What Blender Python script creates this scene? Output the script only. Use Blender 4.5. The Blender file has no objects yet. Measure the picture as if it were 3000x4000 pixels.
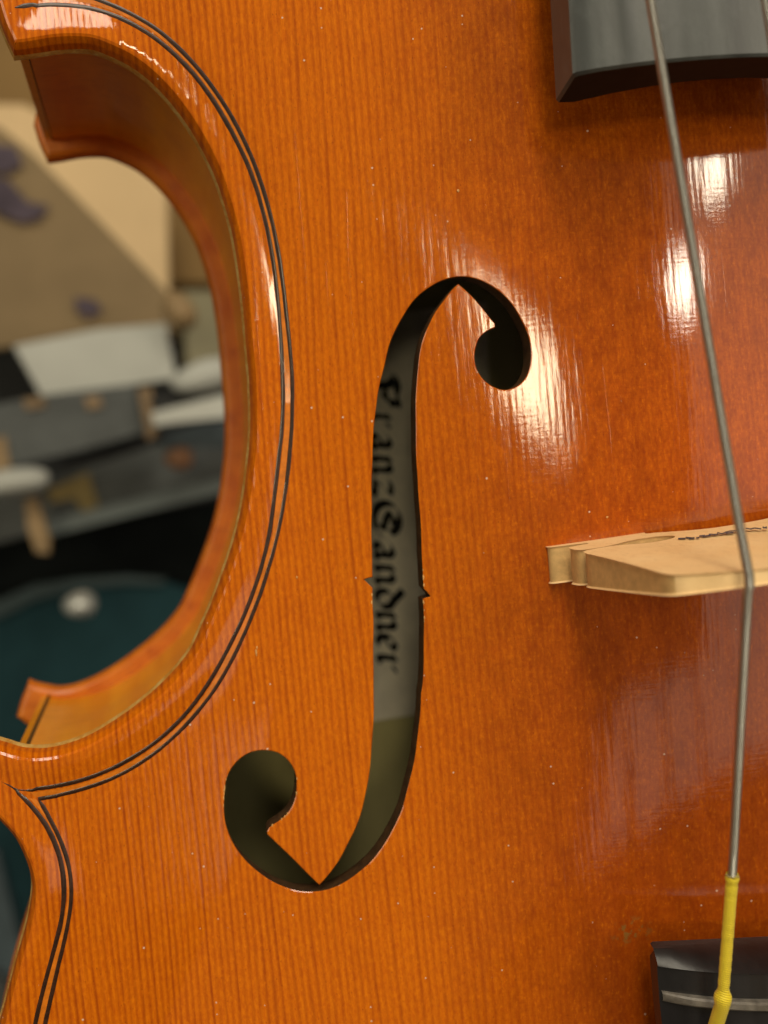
import bpy, math, random
import numpy as np
from mathutils import Vector, Matrix
from mathutils.geometry import delaunay_2d_cdt
random.seed(4); rng = np.random.default_rng(7)
SC = bpy.context.scene
COL = SC.collection

# ------------------------------------------------------------------ camera (1 unit = 1 cm)
FPX = 4300.0; VPX, VPY = 575.0, 1850.0; ROLL = math.radians(5.5)
nv = np.array([(VPX-1500)/FPX, (2000-VPY)/FPX, -1.0]); nv /= np.linalg.norm(nv)
wZ = -nv
y0 = np.array([-math.sin(ROLL), math.cos(ROLL), 0.0]); wY = y0-wZ*(y0@wZ); wY /= np.linalg.norm(wY)
wX = np.cross(wY, wZ)
RW = np.stack([wX, wY, wZ])
CAM = np.array([0.0, 0.0, 13.5])
def ray(px, py): return RW @ np.array([(px-1500)/FPX, (2000-py)/FPX, -1.0])
def at(px, py, z):
    d = ray(px, py); return CAM + d*((z-CAM[2])/d[2])
_p = at(2148, 2205, 1.3); CAM = CAM-np.array([_p[0]+2.05, _p[1], 0.0])
cam = bpy.data.cameras.new('camera'); camo = bpy.data.objects.new('camera', cam); COL.objects.link(camo)
m = Matrix([list(RW[i])+[CAM[i]] for i in range(3)]+[[0, 0, 0, 1]]); camo.matrix_world = m
cam.sensor_fit = 'VERTICAL'; cam.sensor_height = 36.0; cam.lens = 36.0*FPX/4000.0
cam.clip_start = 0.5; cam.clip_end = 2000
cam.dof.use_dof = True; cam.dof.focus_distance = 12.35; cam.dof.aperture_fstop = cam.lens*0.001/0.235
SC.camera = camo

# ------------------------------------------------------------------ light of the room
W = bpy.data.worlds.new('World'); SC.world = W; W.use_nodes = True
bgn = W.node_tree.nodes['Background']; bgn.inputs[0].default_value = (1.0, 0.84, 0.66, 1); bgn.inputs[1].default_value = 0.075
def area(name, tgt, direc, dist, sx, sy, radiance, color, rot=0.0):
    l = bpy.data.lights.new(name, 'AREA'); l.shape = 'RECTANGLE'; l.size = sx; l.size_y = sy
    l.energy = radiance*math.pi*sx*sy; l.color = color
    o = bpy.data.objects.new(name, l); COL.objects.link(o)
    d = Vector(direc).normalized(); o.location = Vector(tgt)+d*dist
    o.rotation_euler = d.to_track_quat('Z', 'Y').to_euler(); o.rotation_euler.rotate_axis('Z', rot)
    return o
area('overhead_light', (-2.2, 2.6, 1.2), (-0.215, 0.06, 1), 150, 14, 21, 36, (1.0, 0.86, 0.56))
area('overhead_light', (-.2, 3.0, 1.5), (0.45, 0.19, 1), 150, 8, 15, 55, (1.0, 0.90, 0.70))
area('overhead_light', (.3, 5.0, 1.5), (0.66, 0.345, 1), 150, 10, 12, 46, (1.0, 0.88, 0.66))
area('key_light', (-2, 4, 1), (0.40, 0.84, 1), 90, 17, 15, 16, (1.0, 0.90, 0.72))
area('overhead_light', (-3, 0, 1), (-0.12, 0.84, 1), 175, 28, 80, 14, (1.0, 0.88, 0.68))  # added lamp, lights the body's inside through the sound hole
area('rib_fill', (-5, 2, 0), (-1.0, 0.25, 0.42), 150, 60, 60, 4.0, (1.0, 0.86, 0.62))  # added fill from the left for the middle rib
area('key_light', (-2, 2, 1), (-0.10, 1.0, 0.60), 70, 30, 16, 14, (1.0, 0.90, 0.72))  # added low light for the bridge face and lower rib
area('haze_panel', (205, 28, 0), (0, 0, 1), 165, 270, 206, 1.3, (1.0, 0.80, 0.62))  # added glowing panel, mirrored as pale haze in the varnish
area('haze_panel', (36, -72, 0), (0, 0, 1), 165, 68, 62, 1.2, (1.0, 0.80, 0.62))  # second added panel, for haze above the tailpiece
SC.view_settings.view_transform = 'Standard'; SC.view_settings.look = 'None'
SC.view_settings.exposure = -0.20; SC.view_settings.gamma = 1.0
SC.render.resolution_x = 768; SC.render.resolution_y = 1024

# ------------------------------------------------------------------ helpers
def props(o, label=None, cat=None, group=None, kind=None):
    if label: o['label'] = label
    if cat: o['category'] = cat
    if group: o['group'] = group
    if kind: o['kind'] = kind
    return o
def empty(name, loc=(0, 0, 0), **k):
    o = bpy.data.objects.new(name, None); COL.objects.link(o); o.location = loc; return props(o, **k)
def mesh(name, verts, faces, mats, parent=None, fm=None, smooth=True, sharp=None):
    me = bpy.data.meshes.new(name); me.from_pydata([tuple(map(float, v)) for v in verts], [], [tuple(map(int, f)) for f in faces])
    for mt in (mats if isinstance(mats, (list, tuple)) else [mats]): me.materials.append(mt)
    if fm is not None: me.polygons.foreach_set('material_index', np.array(fm, dtype=np.int32))
    me.polygons.foreach_set('use_smooth', [smooth]*len(me.polygons)); me.update()
    if sharp is not None: me.set_sharp_from_angle(angle=math.radians(sharp))
    o = bpy.data.objects.new(name, me); COL.objects.link(o)
    if parent is not None:
        o.parent = parent; o.matrix_parent_inverse = Matrix.Translation(-parent.matrix_world.translation) if False else Matrix.Identity(4)
        if parent.location.length > 0: o.location = -parent.location
    return o
def smoothline(pts, step=0.05, closed=False):
    """centripetal Catmull-Rom through pts, resampled evenly"""
    P = [np.array(p, float) for p in pts]
    if len(P) == 2: dense = [P[0]+(P[1]-P[0])*t for t in np.linspace(0, 1, 20)]
    else:
        Q = [P[-1]]+P+[P[0], P[1]] if closed else [2*P[0]-P[1]]+P+[2*P[-1]-P[-2]]
        dense = []
        for i in range(1, len(Q)-2):
            a, b, c, d = Q[i-1:i+3]
            t = [0]
            for u, v in ((a, b), (b, c), (c, d)): t.append(t[-1]+max(1e-6, np.linalg.norm(v-u))**.5)
            for s in np.linspace(t[1], t[2], 14, endpoint=False):
                A1 = (t[1]-s)/(t[1]-t[0])*a+(s-t[0])/(t[1]-t[0])*b
                A2 = (t[2]-s)/(t[2]-t[1])*b+(s-t[1])/(t[2]-t[1])*c
                A3 = (t[3]-s)/(t[3]-t[2])*c+(s-t[2])/(t[3]-t[2])*d
                B1 = (t[2]-s)/(t[2]-t[0])*A1+(s-t[0])/(t[2]-t[0])*A2
                B2 = (t[3]-s)/(t[3]-t[1])*A2+(s-t[1])/(t[3]-t[1])*A3
                dense.append((t[2]-s)/(t[2]-t[1])*B1+(s-t[1])/(t[2]-t[1])*B2)
        if not closed: dense.append(P[-1])
        else: dense.append(P[0])
    D = np.array(dense); L = np.concatenate([[0], np.cumsum(np.linalg.norm(np.diff(D, axis=0), axis=1))])
    n = max(2, int(round(L[-1]/step))+1); s = np.linspace(0, L[-1], n)
    out = np.stack([np.interp(s, L, D[:, k]) for k in range(D.shape[1])], 1)
    return out[:-1] if closed else out
def normals2(P, closed=True):
    n = len(P)
    if closed: e = np.roll(P, -1, 0)-P
    else: e = np.vstack([P[1:]-P[:-1], P[-1:]-P[-2:-1]])
    e = e/np.maximum(1e-9, np.linalg.norm(e, axis=1))[:, None]
    N = np.stack([e[:, 1], -e[:, 0]], 1)
    Np = np.roll(N, 1, 0)
    if not closed: Np[0] = N[0]
    v = N+Np; L = np.linalg.norm(v, axis=1); v = v/np.maximum(1e-9, L)[:, None]
    k = 1/np.clip((v*N).sum(1), 0.6, 1)
    return v*k[:, None]                                    # points right of travel
def dist_poly(Q, P, closed=True, chunk=4000):
    A = P if closed else P[:-1]; B = np.roll(P, -1, 0) if closed else P[1:]
    d = B-A; dd = (d**2).sum(1)+1e-12; out = np.empty(len(Q))
    for i in range(0, len(Q), chunk):
        q = Q[i:i+chunk, None, :]-A[None]; t = np.clip((q*d[None]).sum(2)/dd, 0, 1)
        out[i:i+chunk] = np.sqrt(((q-t[..., None]*d[None])**2).sum(2).min(1))
    return out
def inside(Q, P, chunk=4000):
    x0, y0_ = P[:, 0], P[:, 1]; x1, y1 = np.roll(x0, -1), np.roll(y0_, -1); out = np.zeros(len(Q), bool)
    for i in range(0, len(Q), chunk):
        qx, qy = Q[i:i+chunk, 0:1], Q[i:i+chunk, 1:2]
        c = ((y0_ > qy) != (y1 > qy)) & (qx < (x1-x0)*(qy-y0_)/(y1-y0_+1e-15)+x0)
        out[i:i+chunk] = c.sum(1) % 2 == 1
    return out
def K(pts, sx=1.0, sy=None, ox=0.0, oy=0.0):
    sy = sy or sx
    return [(ox+sx*x, oy+sy*y) for x, y in pts]

# ------------------------------------------------------------------ materials
class NT:
    def __init__(s, name):
        s.m = bpy.data.materials.new(name); s.m.use_nodes = True; s.t = s.m.node_tree; s.n = s.t.nodes
        s.b = s.n['Principled BSDF']; s.tc = s.n.new('ShaderNodeTexCoord').outputs['Object']
    def link(s, a, b): s.t.links.new(a, b)
    def _in(s, sock, v):
        if isinstance(v, bpy.types.NodeSocket): s.link(v, sock)
        elif isinstance(v, (tuple, list)) and len(v) == 3 and sock.type == 'RGBA': sock.default_value = (*v, 1)
        else: sock.default_value = v
    def math(s, op, a, b=0.0, c=None, clamp=False):
        n = s.n.new('ShaderNodeMath'); n.operation = op; n.use_clamp = clamp
        s._in(n.inputs[0], a); s._in(n.inputs[1], b)
        if c is not None: s._in(n.inputs[2], c)
        return n.outputs[0]
    def mapping(s, scale=(1, 1, 1), rot=(0, 0, 0), loc=(0, 0, 0), src=None):
        n = s.n.new('ShaderNodeMapping'); s.link(src or s.tc, n.inputs[0])
        n.inputs['Scale'].default_value = scale; n.inputs['Rotation'].default_value = rot; n.inputs['Location'].default_value = loc
        return n.outputs[0]
    def noise(s, scale=1.0, detail=3, rough=0.5, vec=None, dist=0.0):
        n = s.n.new('ShaderNodeTexNoise'); s.link(vec or s.tc, n.inputs['Vector'])
        n.inputs['Scale'].default_value = scale; n.inputs['Detail'].default_value = detail; n.inputs['Roughness'].default_value = rough
        n.inputs['Distortion'].default_value = dist
        return n.outputs[0]
    def ramp(s, f, stops, interp='LINEAR'):
        n = s.n.new('ShaderNodeValToRGB'); n.color_ramp.interpolation = interp; e = n.color_ramp.elements
        while len(e) < len(stops): e.new(0.5)
        for el, (p, c) in zip(e, stops):
            el.position = p; el.color = (*c, 1) if isinstance(c, (tuple, list)) else (c, c, c, 1)
        s.link(f, n.inputs[0]); return n.outputs[0]
    def mix(s, f, a, b, mode='MIX'):
        n = s.n.new('ShaderNodeMix'); n.data_type = 'RGBA'; n.blend_type = mode
        s._in(n.inputs[0], f); s._in(n.inputs[6], a); s._in(n.inputs[7], b); return n.outputs[2]
    def bump(s, h, dist=0.01, strength=1.0, normal=None):
        n = s.n.new('ShaderNodeBump'); s.link(h, n.inputs['Height']); n.inputs['Distance'].default_value = dist
        n.inputs['Strength'].default_value = strength
        if normal: s.link(normal, n.inputs['Normal'])
        return n.outputs[0]
    def sep(s, v=None):
        n = s.n.new('ShaderNodeSeparateXYZ'); s.link(v or s.tc, n.inputs[0]); return n.outputs
    def voro(s, scale, vec=None):
        n = s.n.new('ShaderNodeTexVoronoi'); n.inputs['Scale'].default_value = scale; s.link(vec or s.tc, n.inputs['Vector']); return n.outputs
    def set(s, **k):
        for a, v in k.items(): s._in(s.b.inputs[a.replace('_', ' ')], v)
        return s.m

def make_spruce():
    t = NT('varnished_spruce'); x, y, z = t.sep()
    warp = t.math('SUBTRACT', t.noise(1.0, 2, .5, t.mapping((.55, .16, .1))), .5)
    warp2 = t.math('SUBTRACT', t.noise(1.0, 2, .5, t.mapping((5, .5, .1))), .5)
    u = t.math('ADD', x, t.math('MULTIPLY', warp, .26)); u = t.math('ADD', u, t.math('MULTIPLY', warp2, .035))
    # ring spacing: about 1 mm near the edge, finer to the joint
    ph = t.math('ADD', t.math('MULTIPLY', u, 12.5), t.math('MULTIPLY', t.math('SINE', t.math('MULTIPLY', u, .8)), 1.6))
    fr = t.math('FRACT', ph)
    rid = t.math('FLOOR', ph)
    ring = t.ramp(fr, [(0, .55), (.18, .06), (.42, .08), (.72, .85), (.88, 1.0), (1, .55)])
    wn = t.n.new('ShaderNodeTexWhiteNoise'); wn.noise_dimensions = '1D'; t.link(rid, wn.inputs['W'])
    amp = t.math('MULTIPLY_ADD', wn.outputs['Value'], .45, .50)
    ring = t.math('MULTIPLY', ring, amp)
    brk = t.noise(1.0, 4, .6, t.mapping((9, 1.3, 1)))
    ring = t.math('MULTIPLY', ring, t.ramp(brk, [(.3, .55), (.62, 1.0)]))
    # rings fade towards the joint
    fade = t.ramp(t.math('MULTIPLY_ADD', x, .125, 1.0), [(.30, 1.0), (.62, .66), (.88, .46)])
    ring = t.math('MULTIPLY', ring, fade)
    fibre = t.noise(1.0, 4, .65, t.mapping((75, 5, 5)))
    fib2 = t.noise(1.0, 5, .7, t.mapping((30, 14, 10)))
    blot = t.noise(.9, 4, .6)
    base = t.mix(blot, (.55, .113, .0008), (.70, .166, .0016))
    base = t.mix(t.ramp(fibre, [(.35, 0.0), (.7, 1.0)]), base, t.mix(.5, base, (.86, .265, .004)))
    base = t.mix(t.math('MULTIPLY', t.ramp(fib2, [(.44, 0.0), (.68, 1.0)]), .50), base, (.44, .070, .002))
    col = t.mix(t.math('MULTIPLY', ring, .86, clamp=True), base, (.27, .036, .002))
    # redder and darker towards the joint and the tailpiece
    gx = t.ramp(t.math('MULTIPLY_ADD', x, .16, 1.0), [(.38, 0.0), (.74, 1.0)])
    gy = t.ramp(t.math('MULTIPLY_ADD', y, -.07, .5), [(.0, .45), (.45, .75), (.85, 1.0)])
    g = t.math('MULTIPLY', gx, gy)
    col = t.mix(t.math('MULTIPLY', g, .95), col, t.mix(.78, col, (.33, .050, .003)))
    mo = t.noise(1.0, 5, .68, t.mapping((5.5, 2.6, 4))); mo2 = t.noise(1.0, 5, .75, t.mapping((26, 13, 10)))
    mm = t.math('MULTIPLY', t.ramp(mo, [(.40, 0.0), (.66, 1.0)]), t.math('MULTIPLY_ADD', gx, .55, .10))
    col = t.mix(mm, col, t.mix(.72, col, (.20, .026, .0015)))
    mm2 = t.math('MULTIPLY', t.ramp(mo2, [(.48, 0.0), (.62, 1.0)]), t.math('MULTIPLY_ADD', gx, .42, .16))
    col = t.mix(mm2, col, t.mix(.6, col, (.22, .03, .0015)))
    hi = t.math('MULTIPLY', t.ramp(mo2, [(.30, 1.0), (.44, 0.0)]), .45)
    col = t.mix(hi, col, (.82, .225, .003))
    # silk: short flecks across the grain near the middle joint
    fl = t.noise(1.0, 3, .55, t.mapping((9.0, 46, 5), rot=(0, 0, .12)))
    flm = t.math('MULTIPLY', t.ramp(fl, [(.52, 0.0), (.68, 1.0)]), t.math('MULTIPLY', gx, .26))
    col = t.mix(flm, col, (.24, .03, .002))
    pt = t.noise(1.0, 5, .7, t.mapping((10, 6, 6)))
    col = t.mix(t.math('MULTIPLY', t.ramp(pt, [(.55, 0.0), (.8, 1.0)]), t.math('MULTIPLY', gx, .5)), col, (.27, .035, .003))
    # pores, dust and pale nicks
    v = t.voro(9.0); ds = t.math('LESS_THAN', v['Distance'], t.math('MULTIPLY', t.sep(v['Color'])[2], .12))
    pick = t.math('GREATER_THAN', t.sep(v['Color'])[0], .80); dust = t.math('MULTIPLY', ds, pick)
    v2 = t.voro(26.0, t.mapping((1, .55, 1))); pr = t.math('MULTIPLY', t.math('LESS_THAN', v2['Distance'], .13), t.math('GREATER_THAN', t.sep(v2['Color'])[1], .78))
    col = t.mix(t.math('MULTIPLY', pr, .55), col, (.13, .018, .002))
    col = t.mix(t.math('MULTIPLY', dust, .75), col, (.80, .62, .48))
    # bare scrape near the tailpiece
    sx = t.math('POWER', t.math('MULTIPLY', t.math('ADD', x, 1.44), 3.4), 2.0)
    sy = t.math('POWER', t.math('MULTIPLY', t.math('ADD', y, 4.46), 5.0), 2.0)
    sc = t.math('SUBTRACT', 1.0, t.math('ADD', sx, sy), clamp=True)
    sn = t.ramp(t.noise(11, 4, .7), [(.52, 0.0), (.6, 1.0)])
    col = t.mix(t.math('MULTIPLY', t.math('MULTIPLY', sc, sn), .8), col, (.22, .13, .03))
    h = t.math('ADD', t.math('MULTIPLY', ring, -.22), t.math('MULTIPLY', fibre, .10))
    rip = t.noise(1.0, 2, .5, t.mapping((4, 26, 3)))
    h = t.math('ADD', h, t.math('MULTIPLY', t.math('MULTIPLY', rip, gx), .10))
    wav = t.noise(1.0, 3, .5, t.mapping((7, .9, 3)))
    h = t.math('ADD', h, t.math('MULTIPLY', wav, .95))
    h = t.math('ADD', h, t.math('MULTIPLY', t.noise(34.0, 3, .7), .07))
    h = t.math('ADD', h, t.math('MULTIPLY', dust, .6))
    nb = t.bump(h, .0042, 1.0); t.link(nb, t.b.inputs['Coat Normal']); t.link(nb, t.b.inputs['Normal'])
    return t.set(Base_Color=col, Roughness=.6, Coat_Weight=1.0, Coat_Roughness=.055, Coat_IOR=1.5, Specular_IOR_Level=.05)
def make_maple(name, a, b, cw=1.0, cr=.16):
    t = NT(name)
    fl = t.noise(1.0, 3, .5, t.mapping((2.4, 2.4, .25)))
    f = t.noise(1.0, 5, .65, t.mapping((4, 4, 46)))
    n = t.noise(1.4, 3, .6)
    col = t.mix(t.ramp(fl, [(.35, 0.0), (.65, 1.0)]), a, b)
    col = t.mix(t.math('MULTIPLY', t.ramp(f, [(.5, 0.0), (.75, 1.0)]), .35), col, (.26, .05, .004))
    col = t.mix(t.math('MULTIPLY', t.ramp(n, [(.45, 0.0), (.75, 1.0)]), .25), col, (.42, .10, .006))
    nb = t.bump(t.math('ADD', f, t.noise(9, 3, .5)), .0025, .8); t.link(nb, t.b.inputs['Coat Normal'])
    return t.set(Base_Color=col, Roughness=.6, Coat_Weight=cw, Coat_Roughness=cr, Specular_IOR_Level=.1)
def simple(name, col, rough=.5, spec=.5, var=.25, scale=3.0, bump=0.0, bscale=30, metal=0.0, coat=0.0, stretch=(1, 1, 1)):
    t = NT(name); n = t.noise(scale, 4, .6, t.mapping(stretch))
    c = t.mix(t.ramp(n, [(.3, 0.0), (.7, 1.0)]), tuple(v*(1-var) for v in col), tuple(min(1, v*(1+var)) for v in col))
    if bump:
        nb = t.bump(t.noise(bscale, 4, .65, t.mapping(stretch)), bump); t.link(nb, t.b.inputs['Normal'])
    return t.set(Base_Color=c, Roughness=rough, Specular_IOR_Level=spec, Metallic=metal, Coat_Weight=coat)
M_spruce = make_spruce()
M_rib = make_maple('varnished_maple_rib', (.80, .27, .004), (.90, .36, .008), .6, .2)
M_back = make_maple('varnished_maple_back', (.55, .13, .006), (.68, .20, .012), .6, .34)
def make_edge():
    t = NT('worn_plate_edge'); n = t.noise(6, 5, .7)
    c = t.mix(t.ramp(n, [(.42, 0.0), (.62, 1.0)]), (.52, .23, .03), (.62, .40, .12))
    nb = t.bump(t.noise(14, 4, .7), .03); t.link(nb, t.b.inputs['Normal'])
    return t.set(Base_Color=c, Roughness=.55)
M_edge = make_edge()
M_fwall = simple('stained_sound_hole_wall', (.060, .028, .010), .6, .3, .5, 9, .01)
M_chip = simple('chipped_bare_spruce', (.62, .33, .10), .6, .4, .35, 14, .01)
M_inside = simple('unvarnished_inside_wood', (.52, .46, .20), .7, .3, .12, 1.2, .004, 25, stretch=(1, .3, 1))
M_inner = simple('darkened_inner_wood', (.10, .075, .03), .8, .2, .2, 3)  # darkened to cut the light bouncing inside the body
M_purfmid = simple('pale_purfling_strip', (.62, .17, .006), .4, .3, .22, 9, .004, 40, coat=.6)
M_purf = simple('black_purfling', (.032, .011, .004), .40, .35, .5, 12, .004, 40, coat=.25)
M_purfw = M_spruce
def make_bridgewood():
    t = NT('bridge_maple')
    f = t.noise(1.0, 4, .6, t.mapping((14, 60, 5))); n = t.noise(2.2, 3, .5)
    col = t.mix(n, (.92, .60, .27), (.98, .72, .38))
    col = t.mix(t.math('MULTIPLY', t.ramp(f, [(.5, 0.0), (.75, 1.0)]), .35), col, (.60, .34, .11))
    v = t.voro(16, t.mapping((1, 3, 1))); col = t.mix(t.math('MULTIPLY', t.math('LESS_THAN', v['Distance'], .12), .5), col, (.45, .24, .07))
    nb = t.bump(f, .004); t.link(nb, t.b.inputs['Normal'])
    return t.set(Base_Color=col, Roughness=.5, Specular_IOR_Level=.4)
M_bridge = make_bridgewood()
M_bridge_end = simple('bridge_cut_edge', (.66, .42, .17), .6, .3, .15, 9, .003)
M_ink = simple('stamp_ink', (.07, .065, .08), .7, .2, .5, 20)
def make_ebony(name, col, rough, dusty):
    t = NT(name); x, y, z = t.sep()
    s = t.noise(1.0, 3, .5, t.mapping((3.0, .12, .2))); d = t.noise(1.0, 5, .7, t.mapping((6, 3, 6)))
    c = t.mix(t.ramp(s, [(.35, 0.0), (.65, 1.0)]), col, tuple(v*dusty for v in col))
    c = t.mix(t.math('MULTIPLY', t.ramp(d, [(.5, 0.0), (.8, 1.0)]), .4), c, tuple(v*dusty*1.4 for v in col))
    nb = t.bump(d, .004); t.link(nb, t.b.inputs['Normal'])
    return t.set(Base_Color=c, Roughness=rough, Specular_IOR_Level=.6)
M_ebony = make_ebony('ebony_fingerboard', (.040, .045, .044), .38, 1.9)
M_tail = make_ebony('ebony_tailpiece', (.007, .0065, .007), .36, 2.4)
M_end_shade = simple('shaded_ebony_end', (.008, .007, .006), .6, .15, .3, 6)  # darker copy of the ebony, puts the end face in shade
M_fret = simple('worn_tailpiece_fret', (.16, .145, .125), .42, .5, .4, 8)
def make_string(name, c, rough, per):
    t = NT(name); x, y, z = t.sep()
    s = t.math('SINE', t.math('MULTIPLY', y, per))
    nb = t.bump(s, .004); t.link(nb, t.b.inputs['Normal'])
    n = t.noise(3, 3, .5)
    return t.set(Base_Color=t.mix(n, c, tuple(v*.75 for v in c)), Metallic=.9, Roughness=rough)
M_string = make_string('wound_metal_string', (.52, .51, .45), .36, 300)
M_silk = None
t = NT('yellow_silk_winding'); x_, y_, z_ = t.sep()
s_ = t.math('SINE', t.math('ADD', t.math('MULTIPLY', y_, 240), t.math('MULTIPLY', x_, 90)))
M_silk = t.set(Base_Color=t.mix(t.ramp(s_, [(0, 0.0), (1, 1.0)]), (.80, .60, .012), (.92, .76, .03)), Roughness=.45, Sheen_Weight=.2)
nb = t.bump(s_, .0025); t.link(nb, t.b.inputs['Normal'])
M_paper = simple('aged_label_paper', (.86, .79, .63), .8, .2, .10, 2.5, .003)
M_print = simple('black_printing_ink', (.012, .011, .011), .7, .2, .3, 9)

# ------------------------------------------------------------------ arching of the two plates
def archS(x, y):
    w = 4.95+.055*(y-1)**2; tt = np.minimum(1, np.abs(x)/w)
    return (0.5*(1+np.cos(np.pi*tt)))**.62
def z_arch(x, y): return .33+np.maximum(0, 1.30-.0044*y**2)*archS(x, y)

# left half outline of the plate, traced where the edge runs and carried on round the unseen bouts
E0 = lambda pts, z=.18: [tuple(at(px, py, z)[:2]) for px, py in pts]
C_px = [(54,217),(100,213),(145,206),(217,194),(289,190),(362,195),(434,221),(506,257),(579,311),(651,383),(723,477),(781,571),(832,673),(868,774),(904,904),(929,1049),(947,1193),(962,1374),(969,1445),(976,1589),(973,1734),(962,1842),(947,1951),(919,2081),(882,2200),(832,2334),(780,2457),(742,2536),(662,2636),(542,2744),(407,2838),(289,2895),(181,2921),(90,2918),(27,2900),(-40,2880),(-85,2862)]
low_px = [(-130,3085),(-60,3145),(0,3205),(54,3265),(90,3335),(113,3400),(122,3460),(117,3520),(99,3612),(63,3738),(18,3910),(0,3975),(-45,4110)]
up_px = [(-75,-60),(-70,-10),(-30,60),(10,140),(30,185)]
seg_low = E0(low_px, .2); seg_C = E0(C_px)
tipU = seg_C[0]
U2 = tuple(at(-22, 20, .2)[:2])
upper_world = [(0.0,19.5),(-2.0,19.45),(-4.6,18.7),(-6.8,17.0),(-8.1,14.6),(-8.35,12.3),(-7.95,10.2),(-7.68,9.1)]+E0([(22,-420),(18,-270),(0,-110)], .2)+[U2]
p = seg_low[-1]
lower_world = seg_low+[(p[0]-.35,p[1]-.9),(-9.9,-8.0),(-10.35,-10.0),(-9.9,-12.6),(-8.2,-14.9),(-5.4,-16.1),(-2.4,-16.45),(0.0,-16.5)]
segs = [smoothline(upper_world, .08), smoothline([upper_world[-1], ((upper_world[-1][0]+tipU[0])/2-.02, (upper_world[-1][1]+tipU[1])/2), tipU], .06),
        smoothline(seg_C, .05), smoothline([seg_C[-1], ((seg_C[-1][0]+seg_low[0][0])/2-.03, (seg_C[-1][1]+seg_low[0][1])/2), seg_low[0]], .06), smoothline(lower_world, .08)]
LEFT = np.vstack([s[:-1] for s in segs]+[segs[-1][-1:]])
RIGHT = LEFT[::-1][1:-1]*np.array([-1, 1])
OUT = np.vstack([LEFT, RIGHT])                                   # counter-clockwise? travel: top -> left -> bottom -> right
if ((np.roll(OUT[:, 0], -1)-OUT[:, 0])*(np.roll(OUT[:, 1], -1)+OUT[:, 1])).sum() > 0: OUT = OUT[::-1]
# OUT is now counter-clockwise: normals2 points outwards
NOUT = normals2(OUT)
INSET = .10
INN = OUT-NOUT*INSET
def z_top(Q):
    Q = np.atleast_2d(Q); d = dist_poly(Q, OUT)
    e = .40; z = z_arch(Q[:, 0], Q[:, 1])
    s = np.clip(d/.62, 0, 1); s = s*s*(3-2*s)
    rim = e-.045*np.clip((.26-d)/.26, 0, 1)**2
    return np.where(d < .62, rim*(1-s)+z*s, z)
def surf(px, py, dz=0.0):
    z = .6
    for _ in range(14):
        q = at(px, py, z); z = float(z_top(q[None, :2])[0])+dz
    return at(px, py, z)
def z_arch_pts(pts):
    out = []
    for px, py in pts:
        z = .6
        for _ in range(20): q = at(px, py, z); z = float(z_arch(q[0], q[1]))
        out.append((q[0], q[1]))
    return out

# ------------------------------------------------------------------ sound hole outline (traced), two wings and nicks
cu = lambda pts: K(pts, .6329, None, 1300, 900)
cm = lambda pts: K(pts, .4069, None, 1350, 1950)
cl = lambda pts: K(pts, .6631, None, 800, 2700)
f_segs = [
 cm([(262,752),(257,600),(253,400),(250,200)])+cu([(243,1700),(243,1540),(247,1350),(255,1200),(270,1080),(290,960),(318,840),(345,720),(385,620),(440,520),(500,435),(570,370),(650,318),(720,293),(775,285),(850,290),(930,315),(1000,355),(1060,405),(1120,475),(1170,560),(1205,640),(1222,730),(1222,810),(1205,880),(1170,935),(1120,970),(1060,985),(1000,970),(950,940),(910,895),(885,840),(877,780),(885,720),(905,665),(940,630),(975,610),(1003,600)]),
 cu([(1003,600),(1006,588),(1003,575)]),
 cu([(1003,575),(985,555),(940,500),(880,430),(820,368),(776,328)]),
 cu([(776,328),(730,372),(680,440),(630,510),(590,590),(560,665),(540,750),(527,840),(517,940),(513,1040),(513,1150),(515,1300),(518,1450),(527,1600),(540,1750),(548,1900)])+cm([(735,600),(745,800),(752,860)]),
 cm([(752,860),(785,890),(820,935)]), cm([(820,935),(780,945),(745,957)]),
 cm([(745,957),(750,1050),(755,1200),(752,1400),(747,1600),(740,1800)])+cl([(1278,0),(1272,100),(1262,200),(1250,300),(1235,400),(1215,500),(1190,600),(1160,700),(1120,790),(1080,865),(1030,940),(980,1005),(920,1060),(850,1110),(780,1148),(720,1170),(660,1181),(600,1182),(540,1175),(470,1155),(400,1125),(340,1085),(280,1035),(230,985),(180,920),(145,850),(125,790),(113,720),(112,640),(120,560),(135,500),(165,445),(205,400),(260,365),(320,350),(370,350),(430,362),(480,395),(515,440),(537,500),(540,560),(535,620),(515,680),(480,730),(430,770),(385,800),(370,825)]),
 cl([(370,825),(368,833),(370,843)]),
 cl([(370,843),(400,872),(460,932),(540,1010),(620,1088),(676,1142)]),
 cl([(676,1142),(700,1118),(740,1070),(790,1000),(840,910),(885,820),(920,720),(945,620),(965,520),(980,400),(990,260),(995,150),(997,40)])+cm([(272,1800),(270,1500),(268,1200),(262,1000),(262,850)]),
 cm([(262,850),(220,812),(178,772)]), cm([(178,772),(220,757),(262,752)]),
]
fpts = []
for i, sgm in enumerate(f_segs):
    w = z_arch_pts(sgm); fpts.append(smoothline(w, .045)[:-1])
FH = np.vstack(fpts)
if ((np.roll(FH[:, 0], -1)-FH[:, 0])*(np.roll(FH[:, 1], -1)+FH[:, 1])).sum() > 0: FH = FH[::-1]
# knife-cut edge is never quite even
FH = FH+normals2(FH)*(.0035*np.sin(np.arange(len(FH))*.37)*np.sin(np.arange(len(FH))*.113))[:, None]
FHR = FH[::-1]*np.array([-1, 1])

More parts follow.
